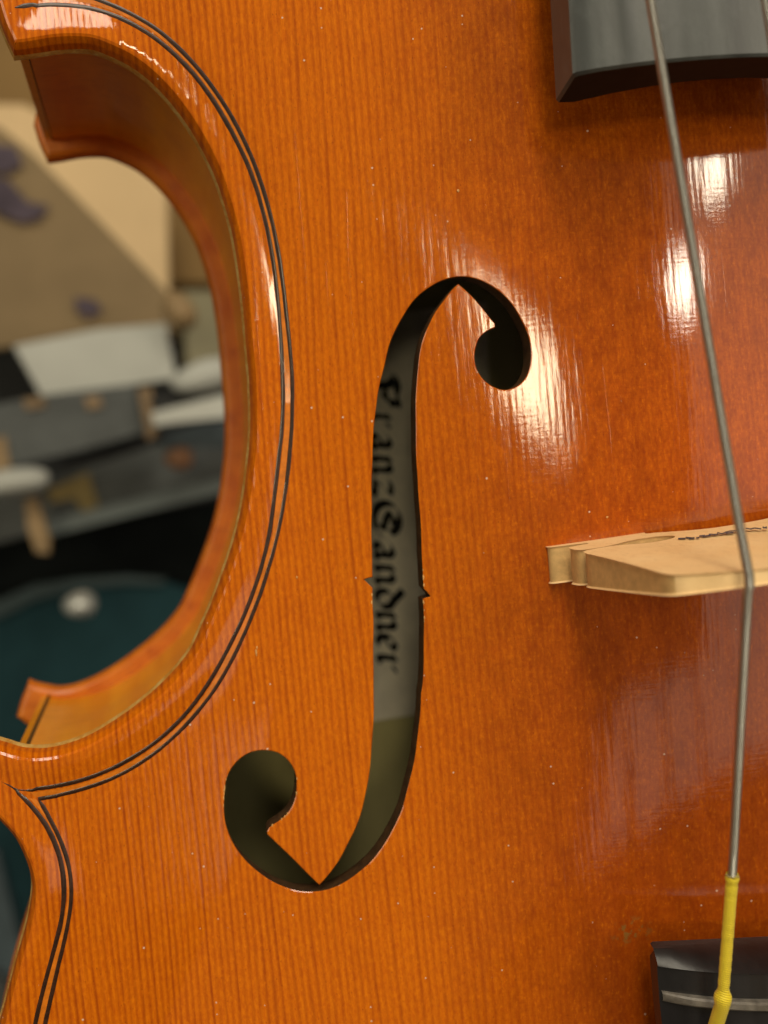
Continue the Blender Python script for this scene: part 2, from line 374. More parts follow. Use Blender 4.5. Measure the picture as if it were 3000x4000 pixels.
# ------------------------------------------------------------------ plates
def grid(step_f, step_c, box):
    gx = np.arange(-10.6, 10.6, step_c); gy = np.arange(-16.6, 19.6, step_c)
    G = np.stack(np.meshgrid(gx, gy), -1).reshape(-1, 2)
    x0, x1, yy0, yy1 = box; m_ = (G[:, 0] > x0-step_c*.6) & (G[:, 0] < x1+step_c*.6) & (G[:, 1] > yy0-step_c*.6) & (G[:, 1] < yy1+step_c*.6)
    G = G[~m_]
    gx = np.arange(x0, x1+.01, step_f); gy = np.arange(yy0, yy1+.01, step_f)
    Fg = np.stack(np.meshgrid(gx, gy), -1); Fg[::2, :, 0] += step_f*.5; Fg = Fg.reshape(-1, 2)
    return G, Fg
def build_plate(name, inn, holes, step_f, step_c, box, ztopf, zbotf, wallrows, mats, parent, mat_bot=0, mat_hole=0, bevel=.010):
    G, Fg = grid(step_f, step_c, box)
    hb = [h+normals2(h)*bevel for h in holes]          # outline at the surface, opened by the bevel
    def keep(P, mrg):
        k = inside(P, inn) & (dist_poly(P, inn) > mrg)
        for h in hb: k &= ~inside(P, h) & (dist_poly(P, h) > mrg*.8)
        return P[k]
    pts = [inn]+hb+[keep(G, .12), keep(Fg, step_f*.55)]
    V = np.vstack(pts); n0 = len(inn); edges = [(i, (i+1) % n0) for i in range(n0)]; off = n0; loops = []
    for h in hb:
        loops.append((off, len(h))); edges += [(off+i, off+(i+1) % len(h)) for i in range(len(h))]; off += len(h)
    r = delaunay_2d_cdt([Vector(v) for v in V], edges, [], 0, 1e-7, True)
    ov = np.array([tuple(v) for v in r[0]]); T = np.array([f for f in r[2] if len(f) == 3]); orig = r[3]
    inv = {}
    for i, l in enumerate(orig):
        for k in l: inv[k] = i
    cen = ov[T].mean(1); k = inside(cen, inn)
    for h in hb: k &= ~inside(cen, h)
    T = T[k]
    a, b, c = ov[T[:, 0]], ov[T[:, 1]], ov[T[:, 2]]
    flip = ((b[:, 0]-a[:, 0])*(c[:, 1]-a[:, 1])-(b[:, 1]-a[:, 1])*(c[:, 0]-a[:, 0])) < 0
    T[flip] = T[flip][:, ::-1]
    n = len(ov); zt = ztopf(ov); zb = zbotf(ov)
    verts = [np.column_stack([ov, zt]), np.column_stack([ov, zb])]
    faces = [tuple(f) for f in T]+[(f[2]+n, f[1]+n, f[0]+n) for f in T]
    fm = [0]*len(T)+[mat_bot]*len(T); cur = 2*n
    ring0 = [inv[i] for i in range(n0)]
    nn = NOUT
    prev = ring0; zt0 = zt[ring0]; zb0 = zb[ring0]
    for (ins, f, dz, mi) in wallrows+[(None, None, None, wallrows[-1][3])]:
        if ins is None: row = [i+n for i in ring0]
        else:
            P = OUT-nn*ins; zz = (zt0 if f == 't' else zb0)+dz+(0.012*np.sin(np.arange(n0)*.35)*np.sin(np.arange(n0)*.083) if dz in (.15, .12) else 0)
            verts.append(np.column_stack([P, zz])); row = list(range(cur, cur+n0)); cur += n0
        for i in range(n0):
            j = (i+1) % n0; faces.append((prev[i], row[i], row[j], prev[j])); fm.append(mi)
        prev = row
    for (o0, ln), h in zip(loops, holes):
        top = [inv[o0+i] for i in range(ln)]; ztp = zt[top]; zbp = zb[top]
        rows = [(h, ztp-bevel*.9, mat_hole), (h-normals2(h)*0.0, (ztp+zbp)/2, mat_hole)]
        prev = top
        for P, zz, mi in rows:
            verts.append(np.column_stack([P, zz])); row = list(range(cur, cur+ln)); cur += ln
            for i in range(ln):
                j = (i+1) % ln; faces.append((prev[j], row[j], row[i], prev[i])); fm.append(mi if prev is not top else 0)
            prev = row
        row = [i+n for i in top]
        for i in range(ln):
            j = (i+1) % ln; faces.append((prev[j], row[j], row[i], prev[i])); fm.append(mat_hole)
    return mesh(name, np.vstack(verts), faces, mats, parent, fm, True, 24)

violin = empty('violin', label='orange varnished violin with carved sound hole, filling the picture', cat='violin')
rows = [(.072, 't', -.016, 0), (.030, 't', -.085, 0), (.018, 't', -.12, 0), (.006, 'b', .15, 0), (-.006, 'b', .12, 1), (-.014, 'b', .06, 1), (.03, 'b', .01, 1)]
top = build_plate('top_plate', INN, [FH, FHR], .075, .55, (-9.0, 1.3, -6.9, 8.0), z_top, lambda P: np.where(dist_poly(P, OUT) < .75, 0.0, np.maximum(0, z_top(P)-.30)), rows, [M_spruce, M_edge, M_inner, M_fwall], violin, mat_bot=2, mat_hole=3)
RB = -4.05
def zb_in(P):
    d = dist_poly(P, OUT); return RB-.85*np.clip(archS(P[:, 0], P[:, 1])-.04, 0, 1)*np.clip((d-.6)/.8, 0, 1)
rowsb = [(.045, 't', -.03, 0), (.015, 't', -.08, 0), (0.0, 't', -.16, 0), (0.0, 'b', .14, 0), (.03, 'b', .05, 0), (.06, 'b', .02, 0)]
back = build_plate('back_plate', INN, [], .16, .6, (-9.0, 1.3, -6.9, 8.0), zb_in, lambda P: zb_in(P)-.40, rowsb, [M_back], violin)
co = np.empty(len(back.data.vertices)*3); back.data.vertices.foreach_get('co', co); co = co.reshape(-1, 3)
w_ = np.exp(-(((co[:, :2]-np.array(seg_C[-1]))**2).sum(1))/.7); co[:, 0] += .10*w_; co[:, 1] -= .20*w_; back.data.vertices.foreach_set('co', co.ravel())
# the inside face of the back is bare wood: split by distance to the edge
me = back.data; me.materials.append(M_inside)
cc = np.empty(len(me.polygons)*3); me.polygons.foreach_get('center', cc); cc = cc.reshape(-1, 3)
nnm = np.empty(len(me.polygons)*3); me.polygons.foreach_get('normal', nnm); nnm = nnm.reshape(-1, 3)
dd = dist_poly(cc[:, :2], OUT); mi = np.where((dd > .36) & (nnm[:, 2] > .2), 1, 0); me.polygons.foreach_set('material_index', mi.astype(np.int32)); me.update()

# ------------------------------------------------------------------ ribs
def strip_wall(name, P, z0, z1, mats, thick=.11, parent=None, nz=5, side=1):
    N = normals2(P, False)*side; n = len(P); V = []; Fc = []; fm = []
    for s in range(2):
        Q = P-N*thick*s
        for k in range(nz): V.append(np.column_stack([Q, np.full(n, z0+(z1-z0)*k/(nz-1))]))
    for s in range(2):
        for k in range(nz-1):
            for i in range(n-1):
                a = (s*nz+k)*n+i; b = a+1; c = b+n; d = a+n
                Fc.append((a, b, c, d) if s == 0 else (d, c, b, a)); fm.append(s)
    for i in (0, n-1):
        for k in range(nz-1):
            a = k*n+i; b = a+n; c = (nz+k+1)*n+i; d = (nz+k)*n+i; Fc.append((a, b, c, d)); fm.append(0)
    return mesh(name, np.vstack(V), Fc, mats, parent, fm, True, 40)
OVER = .27
RU = at(50, 136, 0)[:2]; RL = at(36, 2990, 0)[:2]
def inset_line(pts, o): 
    P = smoothline(pts, .08); N = normals2(P, False); return P-N*o*sgn
P = smoothline(seg_C, .05); N = normals2(P, False)
sgn = 1 if (N[len(N)//2][0] < 0) else -1          # make it point outwards (to -x)
N = N*sgn
Pi = P-N*OVER
k = np.where(Pi[:, 1] > 2, Pi[:, 0] > RU[0]+.22, Pi[:, 0] > RL[0]+.22)
Ccore = Pi[k]
Crib = smoothline([tuple(RU)]+[tuple(q) for q in Ccore[::6]]+[tuple(Ccore[-1])]+[tuple(RL)], .06)
strip_wall('centre_rib', Crib, 0.0, RB, [M_rib, M_inner], parent=violin, side=sgn)
P = smoothline(lower_world, .08); N = normals2(P, False)*sgn; Pi = P-N*OVER
kk = Pi[:, 1] < RL[1]-.6
Lrib = smoothline([tuple(RL)]+[tuple(q) for q in Pi[kk][::8]]+[tuple(Pi[-1])], .09)
strip_wall('lower_rib', Lrib, 0.0, RB, [M_rib, M_inner], parent=violin, side=sgn)
P = smoothline(upper_world, .08); N = normals2(P, False)*sgn; Pi = P-N*OVER
kk = Pi[:, 1] > RU[1]+.9
Urib = smoothline([tuple(q) for q in Pi[kk][::8]]+[tuple(RU)], .09)
strip_wall('upper_rib', Urib, 0.0, RB, [M_rib, M_inner], parent=violin, side=sgn)
for nm, R_ in (('centre_rib', Crib), ('lower_rib', Lrib), ('upper_rib', Urib)):
    strip_wall(nm, R_*np.array([-1, 1]), 0.0, RB, [M_rib, M_inner], parent=violin, side=-sgn)

# thin line of old glue where the middle rib meets the plate
def tube(name, P, R, mat, parent=None, seg=12, zsq=1.0, cap=True):
    P = np.array(P, float); n = len(P); R = np.broadcast_to(np.array(R, float), (n,))
    T = np.vstack([P[1:]-P[:-1], P[-1:]-P[-2:-1]]); T[1:-1] = P[2:]-P[:-2]; T /= np.linalg.norm(T, axis=1)[:, None]
    up = np.array([0, 0, 1.0]); A = np.cross(T, up); A /= np.linalg.norm(A, axis=1)[:, None]; B = np.cross(A, T)
    V = []; Fc = []
    for i in range(n):
        for k in range(seg):
            a = 2*math.pi*k/seg; V.append(P[i]+R[i]*(A[i]*math.cos(a)+B[i]*math.sin(a)*zsq))
    for i in range(n-1):
        for k in range(seg):
            k2 = (k+1) % seg; Fc.append((i*seg+k, i*seg+k2, (i+1)*seg+k2, (i+1)*seg+k))
    if cap: Fc.append(tuple(range(seg))); Fc.append(tuple(range((n-1)*seg, n*seg))[::-1])
    return mesh(name, V, Fc, mat, parent)
M_glue = simple('old_glue', (.50, .32, .10), .5, .5, .4, 10, .02)
G_ = Crib[14:-8]; tube('glue_line', np.column_stack([G_, -.012+rng.normal(0, .004, len(G_))]), .022+.010*np.abs(rng.normal(0, 1, len(G_))), M_glue, violin, 6)

# ------------------------------------------------------------------ purfling: black lines let into the edge
def purf(pts, wid, taper=(0, 0), ext=None):
    W_ = [tuple(surf(px, py)[:2]) for px, py in pts]
    if ext: W_ = W_+ext
    P = smoothline(W_, .05)
    for _ in range(3): P[5:-5] = sum(P[5+q_:len(P)-5+q_] for q_ in range(-5, 6))/11
    N = normals2(P, False); n = len(P)
    w = wid*(1+.08*rng.normal(0, 1, n)); w = np.convolve(np.pad(w, 2, 'edge'), np.ones(5)/5, 'valid')
    P = P+N*np.convolve(np.pad(rng.normal(0, .0018, n), 2, 'edge'), np.ones(5)/5, 'valid')[:, None]
    for k_ in range(taper[0]): w[k_] *= (k_+.3)/taper[0]
    for k_ in range(taper[1]): w[-1-k_] *= (k_+.3)/taper[1]
    V = []; Fc = []
    offs = [-.5, -.3, 0, .3, .5]; dz = [-.004, .0035, .005, .0035, -.004]
    for o_, z_ in zip(offs, dz):
        Q = P+N*(o_*w)[:, None]; V.append(np.column_stack([Q, z_top(Q)+z_]))
    for r_ in range(4):
        for i in range(n-1): a = r_*n+i; Fc.append((a, a+1, a+1+n, a+n))
    o = mesh('purfling_line', np.vstack(V), Fc, M_purf, violin)
    nr = o.data.polygons[len(Fc)//2].normal
    if nr.z < 0: o.data.flip_normals()
    return o
c1 = lambda p: K(p, .7233); c2 = lambda p: K(p, .7233, None, 0, 1300); c3 = lambda p: K(p, .9042, None, 0, 2500)
outer = c1([(80,42),(180,25),(300,15),(450,25),(530,42),(650,88),(750,140),(870,220),(1000,340),(1100,460),(1200,610),(1290,780),(1360,930),(1420,1130),(1460,1300),(1490,1500),(1510,1700)])+c2([(1521,100),(1527,250),(1532,400),(1522,550),(1505,700),(1480,880)])+[(1054,2109),(1036,2162),(1020,2228),(1000,2287),(977,2353),(952,2412),(928,2464),(901,2518),(871,2571),(835,2640)]+c3([(880,228),(800,330),(700,425),(600,498),(500,553),(400,595),(300,625),(200,641),(120,650),(62,645)])
inner = [(-60,-90),(60,-95),(180,-70),(300,-30)]+c1([(620,30),(760,90),(850,150),(950,240),(1050,340),(1150,470),(1250,620),(1330,780),(1390,920),(1440,1070),(1480,1250),(1512,1400),(1535,1600),(1555,1800)])+c2([(1570,80),(1580,300),(1578,480),(1565,650),(1545,850)])+[(1082,2109),(1066,2168),(1046,2231),(1027,2294),(1006,2356),(983,2412),(961,2464),(937,2518),(909,2574),(872,2648)]+c3([(920,230),(830,343),(740,435),(650,508),(560,566),(450,617),(350,650),(260,671),(165,687)])
purf(outer, .066, (2, 6)); purf(inner, .066)
lo = c3([(4,610),(60,640),(110,680),(170,740),(220,820),(255,900),(280,1000),(285,1100),(266,1230),(231,1350),(190,1500),(150,1659)])
li = c3([(165,686),(215,770),(265,860),(300,950),(317,1060),(311,1150),(290,1250),(257,1380),(222,1540),(192,1659)])
def purf_mid(a, b):
    A = smoothline([tuple(surf(*q)[:2]) for q in a], .05); B = smoothline([tuple(surf(*q)[:2]) for q in b], .05)
    V = []; Fc = []; C_ = []
    for q in A:
        j = ((B-q)**2).sum(1).argmin()
        if .02 < np.linalg.norm(B[j]-q) < .16: C_.append((q, B[j]))
    for q, w in C_:
        for f_ in (.22, .78): V.append([*(q*(1-f_)+w*f_), 0])
    V = np.array(V); V[:, 2] = z_top(V[:, :2])+.0025
    for i in range(len(C_)-1):
        if np.linalg.norm(V[2*i, :2]-V[2*i+2, :2]) < .2: Fc.append((2*i, 2*i+1, 2*i+3, 2*i+2))
    o = mesh('purfling_centre', V, Fc, M_purfmid, violin)
    if o.data.polygons[len(Fc)//2].normal.z < 0: o.data.flip_normals()
purf_mid(outer, inner); purf_mid(lo, li)
purf(lo, .070, (8, 0), [(-8.75,-6.1),(-9.2,-7.3),(-9.7,-8.8)]); purf(li, .068, (2, 0), [(-8.62,-6.1),(-9.05,-7.3),(-9.55,-8.8)])

# bare chips along the sound hole
def chips(name, cands, n, r0, r1):
    V = []; Fc = []
    for _ in range(n):
        px, py = cands[rng.integers(len(cands))]; px += rng.normal(0, 3); py += rng.normal(0, 9)
        q = np.array(surf(px, py)); r = rng.uniform(r0, r1); b = len(V); k_ = 6
        # nearest point of the cut edge
        j = ((FH-q[:2])**2).sum(1).argmin(); q[:2] = FH[j]+normals2(FH)[j]*r*.35; q[2] = float(z_top(q[None, :2])[0])
        V.append(q+np.array([0, 0, r*.22]))
        for s in range(k_):
            a = s/k_*2*math.pi; rr = r*rng.uniform(.6, 1.2); V.append(q+np.array([math.cos(a)*rr*.6, math.sin(a)*rr*1.6, -r*.25]))
        for s in range(k_): Fc.append((b, b+1+s, b+1+(s+1) % k_))
    o = mesh(name, V, Fc, M_chip, violin, smooth=True); o['kind'] = 'stuff'
def nick(px, py, w, h):
    q = surf(px, py, .004); V = [q+np.array([0, 0, .006])]+[q+np.array([math.cos(a)*w*(1+.3*math.sin(3*a)), math.sin(a)*h, 0]) for a in np.linspace(0, 2*math.pi, 9)[:-1]]
    mesh('varnish_nick', V, [(0, k+1, (k+1) % 8+1) for k in range(8)], M_chip, violin)
nick(1001, 2550, .010, .045); nick(1004, 2530, .008, .02); nick(1790, 745, .014, .018); nick(2372, 2020, .016, .012); nick(1160, 2255, .010, .014); nick(2560, 3745, .02, .012)
L_ = lambda a, b, n: [(a[0]+(b[0]-a[0])*i/n, a[1]+(b[1]-a[1])*i/n) for i in range(n+1)]
chips('bare_wood_chip', L_((876,3010),(872,3160),8)+L_((880,3020),(874,3120),5)+L_((1160,3060),(1125,3190),8)+L_((1120,3190),(1060,3235),5)+L_((1455,2320),(1457,2440),6)+L_((1655,2230),(1653,2300),5)+L_((1657,2350),(1660,2460),7), 34, .006, .026)

# ------------------------------------------------------------------ maker's label inside, glued to the back
def backpt(px, py, dz=.012):
    z = -4.3
    for _ in range(12): q = at(px, py, z); z = float(zb_in(q[None, :2])[0])+dz
    return at(px, py, z)
nx_, ny_ = 10, 26; A_, B_, C2, D2 = np.array((1330, 1250.)), np.array((1900, 1180.)), np.array((1960, 2735.)), np.array((1340, 2838.))
V = []; Fc = []
for j in range(ny_+1):
    for i in range(nx_+1):
        u, v = i/nx_, j/ny_; q = (A_*(1-u)+B_*u)*(1-v)+(D2*(1-u)+C2*u)*v; V.append(backpt(*q, dz=.03))
b_ = len(V)
for q in list(V): V.append(q-np.array([0, 0, .012]))
for j in range(ny_):
    for i in range(nx_):
        a = j*(nx_+1)+i; Fc.append((a, a+nx_+1, a+nx_+2, a+1)); Fc.append((b_+a, b_+a+1, b_+a+nx_+2, b_+a+nx_+1))
label = mesh('paper_label', V, Fc, M_paper, violin)
GL = {
 'n': [[(.02,.80),(.20,.95),(.20,.14),(.34,.03)], [(.20,.72),(.52,.97),(.72,.80),(.72,.14),(.88,.03)]],
 'a': [[(.12,.78),(.42,.97),(.64,.80),(.64,.14),(.80,.03)], [(.64,.56),(.22,.40),(.20,.16),(.40,.02),(.62,.18)]],
 'd': [[(.46,.92),(.18,.72),(.18,.20),(.46,.02),(.78,.24),(.78,.70),(.50,.98),(.12,1.42)]],
 'e': [[(.72,.22),(.46,.02),(.18,.20),(.18,.75),(.48,.97),(.70,.76),(.62,.60),(.22,.44)]],
 'r': [[(.02,.80),(.22,.95),(.22,.14),(.40,.03)], [(.22,.70),(.48,.90)], [(.62,.92),(.72,.84)]],
 'z': [[(.06,.88),(.30,.96),(.66,.86),(.30,.46),(.12,.12),(.40,.14),(.78,.02)]],
 'F': [[(.05,.10),(.22,.02),(.42,.16),(.42,1.0),(.20,1.22),(.02,1.10)], [(.10,1.36),(.40,1.46),(.72,1.34),(1.0,1.46),(1.18,1.36)], [(.42,.72),(.80,.80),(.92,.68)], [(1.05,1.30),(1.10,.95),(.98,.86)]],
 'S': [[(1.22,.86),(1.02,1.20),(.58,1.36),(.16,1.14),(.02,.66),(.20,.20),(.58,.04),(.92,.22),(.98,.50),(.62,.66),(.42,.90),(.62,1.12),(.94,.98)], [(.58,.04),(1.10,.10),(1.34,.42)]],
}
TXT = [('F', 1452, 1585), ('r', 1608, 1668), ('a', 1684, 1756), ('n', 1774, 1852), ('z', 1870, 1938), ('S', 1962, 2096), ('a', 2106, 2186), ('n', 2198, 2284), ('d', 2294, 2374), ('n', 2382, 2466), ('e', 2472, 2538), ('r', 2546, 2622)]
WID = dict(n=.92, a=.84, d=.86, e=.76, r=.76, z=.80, F=1.2, S=1.36)
XH = 76.0; base_x = lambda py: 1448+(py-1600)*.0265
nib = np.array([math.cos(math.radians(44)), math.sin(math.radians(44))])*.185
for idx, (ch, ya, yb) in enumerate(TXT):
    V = []; Fc = []; lay = 0
    for st in GL[ch]:
        P2 = smoothline(st, .07) if len(st) > 2 else np.array(st)
        for a, b in zip(P2[:-1], P2[1:]):
            lay += 1; quad = [a-nib, a+nib, b+nib, b-nib]
            ax = b-a
            for q in (quad,):
                i0 = len(V)
                for g in q:
                    s = (ya+yb)/2+(g[0]/WID[ch]-.5)*(yb-ya); px = base_x(s)+g[1]*XH
                    V.append(backpt(px, s+g[1]*2, dz=.036+.00012*lay))
                Fc.append((i0, i0+1, i0+2, i0+3))
    mesh('printed_letter', V, Fc, M_print, label, smooth=False)

# ------------------------------------------------------------------ bridge
SKEW = .062
def bridge():
    half = [(-2.07,.00),(-2.08,.05),(-2.05,.10),(-1.90,.12),(-1.76,.15),(-1.66,.21),(-1.68,.28),(-1.84,.31),(-1.93,.34),(-1.95,.42),(-1.945,.60),(-1.90,.67),(-1.78,.70),(-1.60,.69),(-1.50,.66),(-1.34,.60),(-1.10,.60),(-.92,.68),(-.85,.80),(-.92,.93),(-1.10,1.0),(-1.32,.96),(-1.48,.84),(-1.62,.765),(-1.80,.76),(-1.93,.79),(-1.97,.96),(-1.965,1.10),(-1.94,1.6),(-1.915,2.2),(-1.89,2.66),(-1.84,2.78)]
    # top curve of the bridge, nearly circular
    topc = [(-1.80,2.80),(-1.4,3.03),(-.9,3.22),(-.45,3.31),(0,3.34)]
    under = [(-.98,.20),(-.96,.13),(-1.0,.10)]
    arch = [(0,.78),(-.35,.74),(-.62,.60),(-.80,.42),(-.90,.27),(-.98,.22),(-1.0,.16),(-.97,.10)]
    L = smoothline(half, .05); Tt = smoothline(topc, .06); A = smoothline(arch, .05)
    # foot sole follows the belly
    sole = np.array([(x, 0.0) for x in np.linspace(-.97, -2.07, 14)])
    left = np.vstack([A[:-1], sole[:-1], L[:-1], Tt])           # from arch centre round to top centre
    poly = np.vstack([left, (left[::-1]*np.array([-1, 1]))[1:-1]])
    zb = float(z_top(np.array([[-1.9, 0.0]]))[0])-.02
    def zf(x, h):                                                # sole rests on the arched belly
        base = float(z_top(np.array([[max(-2.1, min(2.1, x)), 0.0]]))[0])+.004
        return base*(1-min(1, h/.5))+(zb)*min(1, h/.5)+h
    pv = np.array([(x, zf(x, h)) for x, h in poly]); n = len(pv)
    r = delaunay_2d_cdt([Vector(v) for v in poly], [(i, (i+1) % n) for i in range(n)], [], 0, 1e-7, True)
    T = [f for f in r[2] if inside(np.array([np.mean([tuple(r[0][k]) for k in f], 0)]), poly)[0]]
    inv = {}
    for i, l in enumerate(r[3]):
        for k in l: inv.setdefault(i, k)
    T = [[inv[k] for k in f] for f in T]
    half_t = lambda h: .215-.06*min(1, h/3.4)-.105*min(1, h/3.4)**2
    bev = .018
    N2 = normals2(pv); area_ = (np.roll(poly[:, 0], -1)*poly[:, 1]-poly[:, 0]*np.roll(poly[:, 1], -1)).sum()
    s_ = -1 if area_ > 0 else 1                                     # inward
    V = []; Fc = []
    for (ys, ins) in ((1, bev), (1, 0.0), (-1, 0.0), (-1, bev)):
        for i in range(n):
            ht = half_t(poly[i][1]); x, z = pv[i]+N2[i]*s_*ins; yy = ys*(ht-(0 if ins else bev)); V.append((x, yy+(x+2.07)*SKEW, z))
    bfm = []
    for rr in range(3):
        for i in range(n):
            j = (i+1) % n; Fc.append((rr*n+i, rr*n+j, (rr+1)*n+j, (rr+1)*n+i)); bfm.append(1 if rr == 1 and poly[i][1] < 2.7 else 0)
    for f in T: Fc.append(tuple(f)); Fc.append(tuple(3*n+k for k in f[::-1]))
    o = mesh('bridge', V, Fc, [M_bridge, M_bridge_end], violin, bfm+[0]*(len(Fc)-len(bfm)), smooth=True, sharp=35)
    import bmesh
    bm = bmesh.new(); bm.from_mesh(o.data); bmesh.ops.recalc_face_normals(bm, faces=bm.faces); bm.to_mesh(o.data); bm.free()
    o.data.set_sharp_from_angle(angle=math.radians(35))
    return o, zb, half_t
br, ZB, HT = bridge()
def on_bridge(px, py, eps=.004):
    """point of the bridge's upper-string face seen along a ray (face tilts with its taper)"""
    y = .2
    for _ in range(8):
        d = ray(px, py); tt = (y-CAM[1])/d[1]; q = CAM+d*tt; y = HT(max(0, q[2]-ZB))+eps+(q[0]+2.07)*SKEW
    return q
c9 = lambda p: K(p, .2411, None, 2600, 1980)
marks = [[(205,512),(320,510)], [(325,492),(465,508)], [(380,515),(470,498)], [(495,500),(545,497)], [(545,470),(640,462)], [(600,480),(730,458)], [(700,442),(800,447)], [(780,452),(850,440)], [(835,418),(925,437)], [(915,436),(970,412)], [(965,412),(1040,392)], [(1040,392),(1160,386)], [(975,428),(1100,412)], [(1180,398),(1240,385)], [(1300,348),(1390,362)], [(1375,360),(1440,342)], [(1440,342),(1550,356)], [(1570,325),(1640,348)], [(1580,345),(1645,325)]]
V = []; Fc = []
for a, b in marks:
    (ax_, ay_), (bx_, by_) = c9([a, b]); d_ = np.array((bx_-ax_, by_-ay_)); d_ /= np.linalg.norm(d_); n_ = np.array((-d_[1], d_[0]))*2.6; i0 = len(V)
    for q in ((ax_+n_[0], ay_+n_[1]), (ax_-n_[0], ay_-n_[1]), (bx_-n_[0], by_-n_[1]), (bx_+n_[0], by_+n_[1])): V.append(on_bridge(*q))
    Fc.append((i0, i0+1, i0+2, i0+3))
mesh('maker_stamp', V, Fc, M_ink, br, smooth=False)

# ------------------------------------------------------------------ fingerboard
def fingerboard():
    e0 = at(2242, 292, 2.80); hw = -e0[0]; y0_ = e0[1]
    bl = at(2170, 400, 2.28)
    y1 = 27.0
    V = []; Fc = []; secs = [(0.0, .985, -.02), (.03, 1.0, 0.0), (.5, 1, 0), (1, 1, 0)]
    prof_n = 20
    for k, (tt, sh, dz) in enumerate(secs):
        if k == 0: y = y0_
        elif k == 1: y = y0_+.03
        else: y = y0_+(y1-y0_)*tt
        f = (y-y0_)/(y1-y0_); w = hw*(1-f)+1.25*f; zt = 2.80-(y-y0_)*.030; Rr = 4.2
        top_ = []; 
        for i in range(prof_n+1):
            x = -w+2*w*i/prof_n; z = zt+math.sqrt(Rr*Rr-x*x)-math.sqrt(Rr*Rr-w*w)
            xx = x*sh; top_.append((xx, z+dz))
        # rounded arris, side, hollow underside
        sd = .52
        pr = [(-w*sh, zt-.035+dz)]+[( -w*sh+.03, zt+.0+dz)]+top_[1:-1]+[(w*sh-.03, zt+dz), (w*sh, zt-.035+dz), (w*sh, zt-sd), (w*.9, zt-sd)]
        for i in range(11):
            a = i/10; x = w*.9*(1-2*a); pr.append((x, zt-sd+.42*(1-(x/(w*.9))**2)))
        pr.append((-w*sh, zt-sd))
        for x, z in pr: V.append((x, y+(bl[1]-e0[1])*max(0, (zt-z))/.52*(1 if k < 2 else 0), z))
    n = len(pr)
    for k in range(len(secs)-1):
        for i in range(n): j = (i+1) % n; Fc.append((k*n+i, k*n+j, (k+1)*n+j, (k+1)*n+i))
    # end faces as quads between top and underside
    Fc.append(tuple(range(n))); Fc.append(tuple(range((len(secs)-1)*n, len(secs)*n))[::-1])
    o = mesh('fingerboard', V, Fc, [M_ebony, M_end_shade], violin, [0]*(len(Fc)-2)+[1, 1], smooth=True)
    import bmesh
    bm = bmesh.new(); bm.from_mesh(o.data); bmesh.ops.triangulate(bm, faces=[f for f in bm.faces if len(f.verts) > 4]); bmesh.ops.recalc_face_normals(bm, faces=bm.faces); bm.to_mesh(o.data); bm.free()
    o.data.set_sharp_from_angle(angle=math.radians(30)); return o
fb = fingerboard()

# ------------------------------------------------------------------ tailpiece
TSK = .13
def tailpiece():
    e = at(2538, 3692, 2.20); hw = -e[0]; y0_ = e[1]
    # stations along -y: (distance, width factor, crown height, edge height)
    st = [(0.00, .985, 2.16, 2.16), (0.008, .995, 2.29, 2.27), (.05, 1.0, 2.46, 2.32), (.10, 1.0, 2.60, 2.35), (.150, 1.0, 2.71, 2.375), (.165, 1.0, 2.74, 2.38), (.175, 1.0, 2.71, 2.355), (.34, 1.0, 2.72, 2.35), (.46, 1.0, 2.73, 2.355)]
    st2 = [(.56, 1.0, 2.73, 2.35), (.9, .99, 2.76, 2.34), (3, .90, 2.9, 2.3), (6, .72, 2.6, 2.0), (9.5, .5, 1.9, 1.4)]
    V = []; Fc = []; n = 25
    allst = st+st2
    for (d, wf, zc, ze) in allst:
        for i in range(n):
            u = -1+2*i/(n-1); V.append((hw*wf*u, y0_-d-(u+1)*hw*TSK, ze+(zc-ze)*(1-abs(u)**2.2)))
        for i in range(n):
            u = 1-2*i/(n-1); V.append((hw*wf*u*.97, y0_-d-(u+1)*hw*TSK, ze-min(.28, .03+d*1.6)+(zc-ze)*.6*(1-u*u)))
    m_ = 2*n
    for k in range(len(allst)-1):
        for i in range(m_): j = (i+1) % m_; Fc.append((k*m_+i, k*m_+j, (k+1)*m_+j, (k+1)*m_+i))
    for i in range(n-1):
        for k0 in (0, (len(allst)-1)*m_): Fc.append((k0+i, k0+i+1, k0+m_-2-i, k0+m_-1-i))
    o = mesh('tailpiece', V, Fc, M_tail, violin)
    import bmesh
    bm = bmesh.new(); bm.from_mesh(o.data); bmesh.ops.recalc_face_normals(bm, faces=bm.faces); bm.to_mesh(o.data); bm.free()
    o.data.set_sharp_from_angle(angle=math.radians(22))
    # the raised fret the strings cross
    V = []; Fc = []
    for (d, h) in ((.445, -.03), (.455, .075), (.475, .10), (.535, .10), (.56, .07), (.575, -.03)):
        for i in range(n):
            u = -1+2*i/(n-1); V.append((hw*.985*u, y0_-d-(u+1)*hw*TSK, 2.355+(2.73-2.355)*(1-abs(u)**2.2)+h*(1-.6*max(0, abs(u)-.85)/.15)))
    for k in range(5):
        for i in range(n-1): a = k*n+i; Fc.append((a, a+1, a+1+n, a+n))
    f = mesh('fret', V, Fc, M_fret, o); bm = bmesh.new(); bm.from_mesh(f.data); bmesh.ops.recalc_face_normals(bm, faces=bm.faces); bm.to_mesh(f.data); bm.free()
    if f.data.polygons[2*(n-1)+n//2].normal.z < 0: f.data.flip_normals()
    f.data.set_sharp_from_angle(angle=math.radians(30))
    return o, y0_
tp, TPY = tailpiece()

